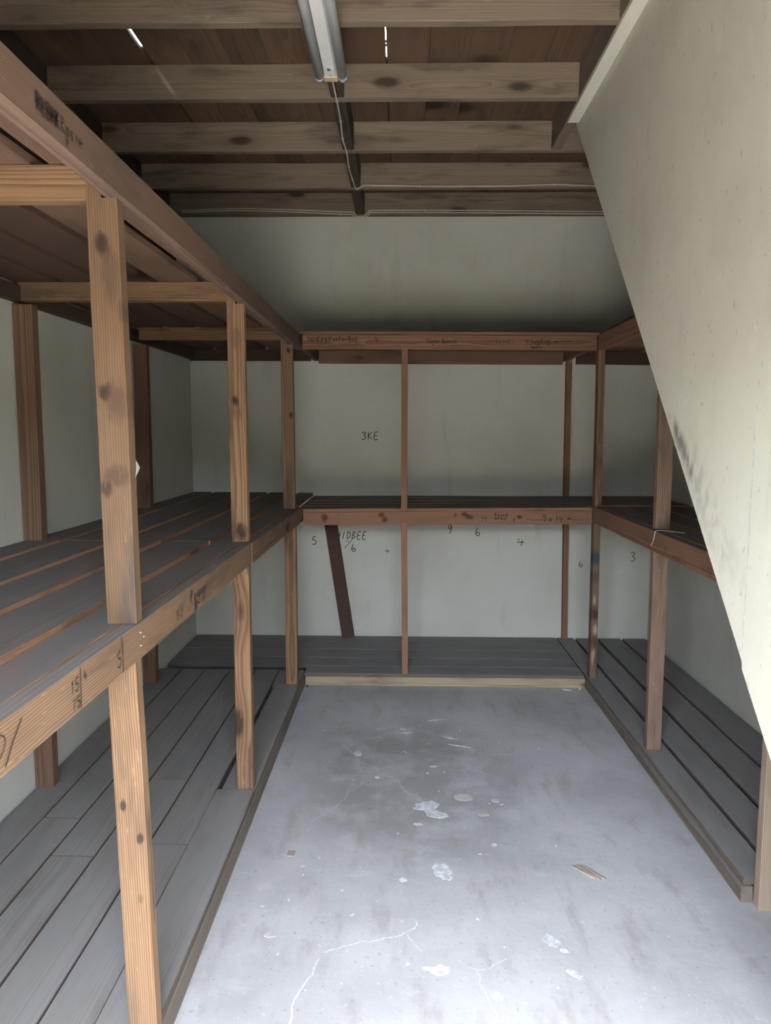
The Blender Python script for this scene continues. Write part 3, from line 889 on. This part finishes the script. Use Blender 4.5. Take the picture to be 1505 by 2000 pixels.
for txt, pxx, z, h, w, adv, mat in [('14', 940, 1.034, .028, .020, .020, 'ink'), ('Round', 967, 1.062, .018, .013, .0165, 'ink'),
                                    ('NPO2', 967, 1.040, .015, .014, .0190, 'ink'), ('2', 1003, 1.034, .012, .012, .02, 'ink'),
                                    ('9', 1060, 1.030, .046, .026, .03, 'ink'), ('x', 1072, 1.032, .038, .024, .03, 'ink'),
                                    ('14', 1084, 1.032, .034, .026, .024, 'ink'), ('S', 658, 1.05, .02, .014, .02, 'pencil'), ('5', 888, 1.062, .014, .016, .02, 'ink')]:
    write(beam2m, txt, (mxx(pxx), FY, z), EX, EZ, h, w, adv, .0042, mat)
lines(beam2m, [[(mxx(1030), FY, 1.044), (mxx(1046), FY, 1.040), (mxx(1082), FY, 1.044)], [(mxx(1110), FY, 1.048), (mxx(1130), FY, 1.040), (mxx(1143), FY, 1.046)]], EX, EZ, .0022)

# ------------------------------------------------ right rack
R3 = rack((1.46, 3.5, 0), 'three-tier pine shelving rack on the right wall, partly hidden by the slanting stair partition')
kick3 = stick('kickboard', R3, (1.159, 2.30, .029), (1.159, 5.19, .029), PT, .057, 'kickside')
rx_ = [(1.138, 1.262), (1.274, 1.420), (1.436, 1.602), (1.614, 1.785)]
for xa, xb in rx_:
    stick('platform_board', R3, ((xa + xb) / 2 + .008, 2.31, .070), ((xa + xb) / 2 - .004, 5.190, .070), xb - xa - .006, .021, 'floorboard', rough=.0018)
for y in (2.5, 3.3, 4.3, 5.1):
    stick('bearer', R3, (1.18, y, .029), (1.785, y, .029), PT, .056, 'dark')
# near post stands on the floor at the end of the platform
stick('post', R3, (1.213, 2.279, 0.0), (1.209, 2.279, 1.018), PT, PW, 'pale', side=(1, 0, 0))
stick('post', R3, (1.192, 3.319, .082), (1.184, 3.319, 1.026), PT, PW, 'rpost', side=(1, 0, 0), rough=.002)
stick('post', R3, (1.186, 3.319, 1.126), (1.180, 3.319, 2.030), PT, PW, 'rpost', side=(1, 0, 0), rough=.002)
stick('post', R3, (1.168, 4.330, .082), (1.162, 4.330, 1.030), .058, .040, 'post_d', side=(1, 0, 0), rough=.002)
stick('post', R3, (1.162, 4.330, 1.126), (1.154, 4.330, 2.040), .058, .040, 'wallpost', side=(1, 0, 0), rough=.002)
beam3m = stick('beam', R3, (1.159, 2.26, 1.068), (1.159, 4.352, 1.080), PT, .094, 'red', rough=.0018)
beam3t = stick('beam', R3, (1.159, 2.98, 2.083), (1.159, 4.340, 2.083), PT, .088, 'red')
for xa, xb in [(1.180, 1.325), (1.342, 1.500), (1.520, 1.660), (1.676, 1.785)]:
    stick('shelf_board', R3, ((xa + xb) / 2, 2.28, 1.110), ((xa + xb) / 2, 4.345, 1.115), xb - xa, .022, 'board', rough=.002)
for xa, xb in [(1.160, 1.325), (1.342, 1.500), (1.520, 1.660), (1.676, 1.785)]:
    stick('shelf_board', R3, ((xa + xb) / 2, 3.00, 2.138), ((xa + xb) / 2, 5.15, 2.138), xb - xa, .019, 'red', rough=.002)
for y in (2.30, 3.32, 4.20):
    stick('bearer', R3, (1.18, y, 1.065), (1.785, y, 1.065), .036, .066, 'wallpost')
for y in (3.36, 4.33):
    stick('bearer', R3, (1.182, y, 2.090), (1.785, y, 2.090), .036, .074, 'wallpost')
stick('wall_bearer', R3, (1.212, 5.170, 2.082), (1.785, 5.170, 2.078), .04, .086, 'dark')
EYN = (0, -1, 0)
write(beam3m, '8', (1.140, 3.135, 1.046), EYN, EZ, .026, .022, None, .003)
write(beam3m, 'weekly', (1.140, 3.040, 1.036), EYN, EZ, .026, .022, .026, .003)
write(beam3m, '4N/', (1.140, 2.760, 1.030), EYN, EZ, .036, .055, .062, .003)

# ================================================================== loose things
# dark plank leaning on the far wall
lp = stick('leaning_plank', None, (-.378, 5.158, .083), (-.525, 5.178, 1.045), .090, .022, 'dark', side=(0, -1, 0),
           label='dark brown plank leaning at a slant against the far wall under the middle shelf', category='plank')
for u in (.28, .35, .62, .66, .86):
    x = -.525 + .147 * (1 - u) + (.02 if u in (.35, .66) else -.012)
    z = 1.045 - .962 * (1 - u)
    tube('nail', [(x, 5.165, z), (x, 5.155 + (u - .5) * .02 - .0015, z)], .003, 'steel', lp, sub=0, n=6)

# fluorescent batten
lamp = thing('fluorescent_light', (-.290, 2.45, 3.02), 'white twin-tube fluorescent batten light fixed under the ceiling joists, unlit', 'light')
YL0, YL1 = 1.60, 3.070
bm = bmesh.new()
prof = [(-.026, 3.0195), (.026, 3.0195), (.027, 2.968), (.021, 2.952), (-.021, 2.952), (-.027, 2.968)]
A = [bm.verts.new((-.290 + x, YL0, z)) for x, z in prof]
B = [bm.verts.new((-.290 + x, YL1 - .037, z)) for x, z in prof]
bm.faces.new(A)
bm.faces.new(list(reversed(B)))
for i in range(6):
    bm.faces.new((A[i], B[i], B[(i + 1) % 6], A[(i + 1) % 6]))
bmesh.ops.recalc_face_normals(bm, faces=bm.faces)
housing = link('housing', mesh_from_bm('housing', bm), None, lamp, M['white_metal'])
tube('screw', [(-.290, 2.975, 2.9525), (-.290, 2.975, 2.9490)], .006, 'steel', housing, sub=0, n=10)
tube('screw', [(-.293, 2.967, 2.9525), (-.293, 2.967, 2.9500)], .004, 'steel', housing, sub=0, n=8)
tube('screw', [(-.289, 3.020, 2.9525), (-.289, 3.020, 2.9505)], .0025, 'steel', housing, sub=0, n=8)
bm = bmesh.new()
add_box(bm, -.317, -.263, YL1 - .036, YL1 + .002, 2.9505, 3.010)
bmesh.ops.bevel(bm, geom=bm.edges[:], offset=.002, segments=1, affect='EDGES')
link('end_plate', mesh_from_bm('end_plate', bm), None, lamp, M['ivory'], label='yellowed plastic end plate')
for tx_ in (-.3355, -.2445):
    tu = tube('tube', [(tx_, YL0 + .02, 2.966), (tx_, YL1 - .014, 2.966)], .0185, 'tube_glass', lamp, sub=0, n=20)
    for yy in (YL0 + .005, YL1 - .010):
        tube('tube_cap', [(tx_, yy - .012, 2.966), (tx_, yy + .012, 2.966), (tx_, yy + .014, 2.966)], [.0192, .0192, .015], 'cap', tu, sub=0, n=20)
        slab('lamp_holder', min(tx_, -.290) + (.0 if tx_ < -.29 else .025), max(tx_, -.290) - (.025 if tx_ < -.29 else .0), yy - .010, yy + .010, 2.966, 2.995, 'white_metal', lamp)

# cables with clips
def clips(parent, pts, dirn, r=.007):
    for p in pts:
        p = Vector(p)
        d = Vector(dirn).normalized() * .004
        tube('cable_clip', [p - d, p + d], r, 'cable', parent, sub=0, n=8)


cA = [(-.289, 3.072, 2.972), (-.290, 3.14, 2.978), (-.293, 3.30, 2.998), (-.295, 3.385, 3.013), (-.297, 3.608, 3.017), (-.304, 3.806, 3.017), (-.296, 3.979, 3.013),
      (-.301, 4.193, 3.017), (-.294, 4.388, 3.017), (-.284, 4.545, 3.013), (-.262, 4.5435, 3.020), (-.240, 4.543, 3.031), (-.206, 4.543, 3.034), (.1, 4.543, 3.029), (.346, 4.543, 3.027),
      (.651, 4.543, 3.028), (.895, 4.543, 3.036), (1.129, 4.543, 3.028), (1.45, 4.543, 3.030)]
o = tube('electrical_cable', cA, .0042, 'cable', None, sub=5)
tag(o, 'cream cable from the end of the light, turning right along a ceiling joist', 'cable', 'cream ceiling cables')
clips(o, [cA[3], cA[4], cA[5], cA[6], cA[7], cA[8]], (0, 1, 0))
clips(o, [(-.18, 4.543, 3.033), (.1, 4.543, 3.029), (.35, 4.543, 3.027), (.65, 4.543, 3.028), (.9, 4.543, 3.036)], (1, 0, 0))
up_ = [(-1.498, 5.085, 3.050), (-1.166, 5.085, 3.063), (-.784, 5.085, 3.056), (-.403, 5.085, 3.040), (-.345, 5.085, 3.040), (-.326, 5.086, 3.026), (-.312, 5.087, 3.0125), (-.290, 5.087, 3.0125),
       (-.262, 5.087, 3.0125), (-.244, 5.086, 3.028), (-.223, 5.085, 3.044), (-.179, 5.085, 3.050), (.39, 5.085, 3.048), (1.314, 5.085, 3.038), (1.78, 5.085, 3.036)]
lo_ = [(-1.498, 5.084, 3.038), (-1.166, 5.084, 3.050), (-.784, 5.084, 3.042), (-.403, 5.084, 3.024), (-.350, 5.084, 3.025), (-.330, 5.0875, 3.010), (-.314, 5.093, 3.0035), (-.290, 5.093, 3.0035),
       (-.260, 5.093, 3.0035), (-.240, 5.0875, 3.012), (-.221, 5.084, 3.030), (-.179, 5.084, 3.036), (.39, 5.084, 3.033), (1.314, 5.084, 3.022), (1.78, 5.084, 3.020)]
o = tube('electrical_cable', up_, .0040, 'cable', None, sub=4)
tag(o, 'upper of two cream cables clipped side by side to the rearmost joist', 'cable', 'cream ceiling cables')
clips(o, [(-.95, 5.085, 3.058), (-.70, 5.085, 3.052), (-.42, 5.085, 3.041), (.15, 5.085, 3.049), (.60, 5.085, 3.046), (.9, 5.085, 3.042)], (1, 0, 0))
o = tube('electrical_cable', lo_, .0040, 'cable', None, sub=4)
tag(o, 'lower of two cream cables clipped side by side to the rearmost joist', 'cable', 'cream ceiling cables')
clips(o, [(-.42, 5.084, 3.0245), (.0, 5.084, 3.035)], (1, 0, 0))

# string caught on the right-hand shelf
o = tube('loose_string', [(1.1375, 3.300, 1.050), (1.1372, 3.275, 1.075), (1.1372, 3.262, 1.100), (1.139, 3.255, 1.121), (1.158, 3.250, 1.1265), (1.19, 3.225, 1.127), (1.21, 3.19, 1.127), (1.235, 3.17, 1.127)],
         .0016, 'string', None, sub=6, n=6)
tag(o, 'white string draped over the edge of the right middle shelf', 'string')

# scrap of clear tape on the nearest left post, and a bent nail
bm = bmesh.new()
T = [(-.5935, 1.616, 1.490), (-.5865, 1.620, 1.473), (-.5895, 1.617, 1.464), (-.5950, 1.612, 1.450), (-.5935, 1.615, 1.470)]
F_ = [bm.verts.new(p) for p in T]
G_ = [bm.verts.new((p[0] + .0006, p[1] - .0006, p[2])) for p in T]
bm.faces.new(F_)
bm.faces.new(list(reversed(G_)))
for i in range(5):
    bm.faces.new((F_[i], F_[(i + 1) % 5], G_[(i + 1) % 5], G_[i]))
bmesh.ops.recalc_face_normals(bm, faces=bm.faces)
tag(link('tape_scrap', mesh_from_bm('tape_scrap', bm), None, None, M['film']), 'torn scrap of pale tape stuck to the side of the nearest post', 'tape')

# litter on the floor
for k, (a, b, lab) in enumerate([
        ((.625, 2.485), (.690, 2.415), 'pale cane splinter on the aisle floor, leftmost of a small bundle'),
        ((.640, 2.490), (.694, 2.418), 'cane splinter second from the left in the small floor bundle'),
        ((.654, 2.484), (.706, 2.404), 'cane splinter second from the right in the small floor bundle'),
        ((.666, 2.486), (.722, 2.408), 'darker cane splinter on the aisle floor, rightmost of a small bundle')]):
    s = stick('cane_splinter', None, (*a, .003), (*b, .003), .006, .005, 'post', seg=3, rough=.0008, bev=.001)
    s.data.materials[0] = M['splinter']
    tag(s, lab, 'splinter', 'cane splinters in the aisle')
tag(tube('plastic_straw', [(.985, 4.328, .0035), (1.040, 4.306, .0035)], .0034, 'paint', None, sub=0, n=10), 'short piece of white straw on the floor before the far kickboard', 'straw')


def pebble(name, x, y, r, mat, seed, label, cat, group=None, flat=.7):
    bm = bmesh.new()
    bmesh.ops.create_icosphere(bm, subdivisions=2, radius=r)
    for v in bm.verts:
        v.co *= 1 + .35 * noise.noise(v.co * (1.2 / r) + Vector((seed, 0, 0)))
        v.co.z *= flat
    mz = min(v.co.z for v in bm.verts)
    for v in bm.verts:
        v.co += Vector((x, y, -mz))
    o = link(name, mesh_from_bm(name, bm), None, None, M[mat])
    return tag(o, label, cat, group)


pebble('plaster_crumb', 1.100, 4.335, .0075, 'paint', 1.0, 'white plaster crumb in the corner where the far and right kickboards meet', 'crumb', 'crumbs on the floor')
pebble('dark_crumb', -.572, 4.325, .009, 'block', 2.0, 'dark crumb in the corner where the left and far kickboards meet', 'crumb', 'crumbs on the floor')
bm = bmesh.new()
add_box(bm, -.414, -.386, 2.522, 2.556, 0, .003)
bmesh.ops.bevel(bm, geom=bm.edges[:], offset=.0012, segments=1, affect='EDGES')
tag(link('brick_chip', mesh_from_bm('brick_chip', bm), None, None, M['brick']), 'small square reddish chip on the concrete near the left rack', 'chip')
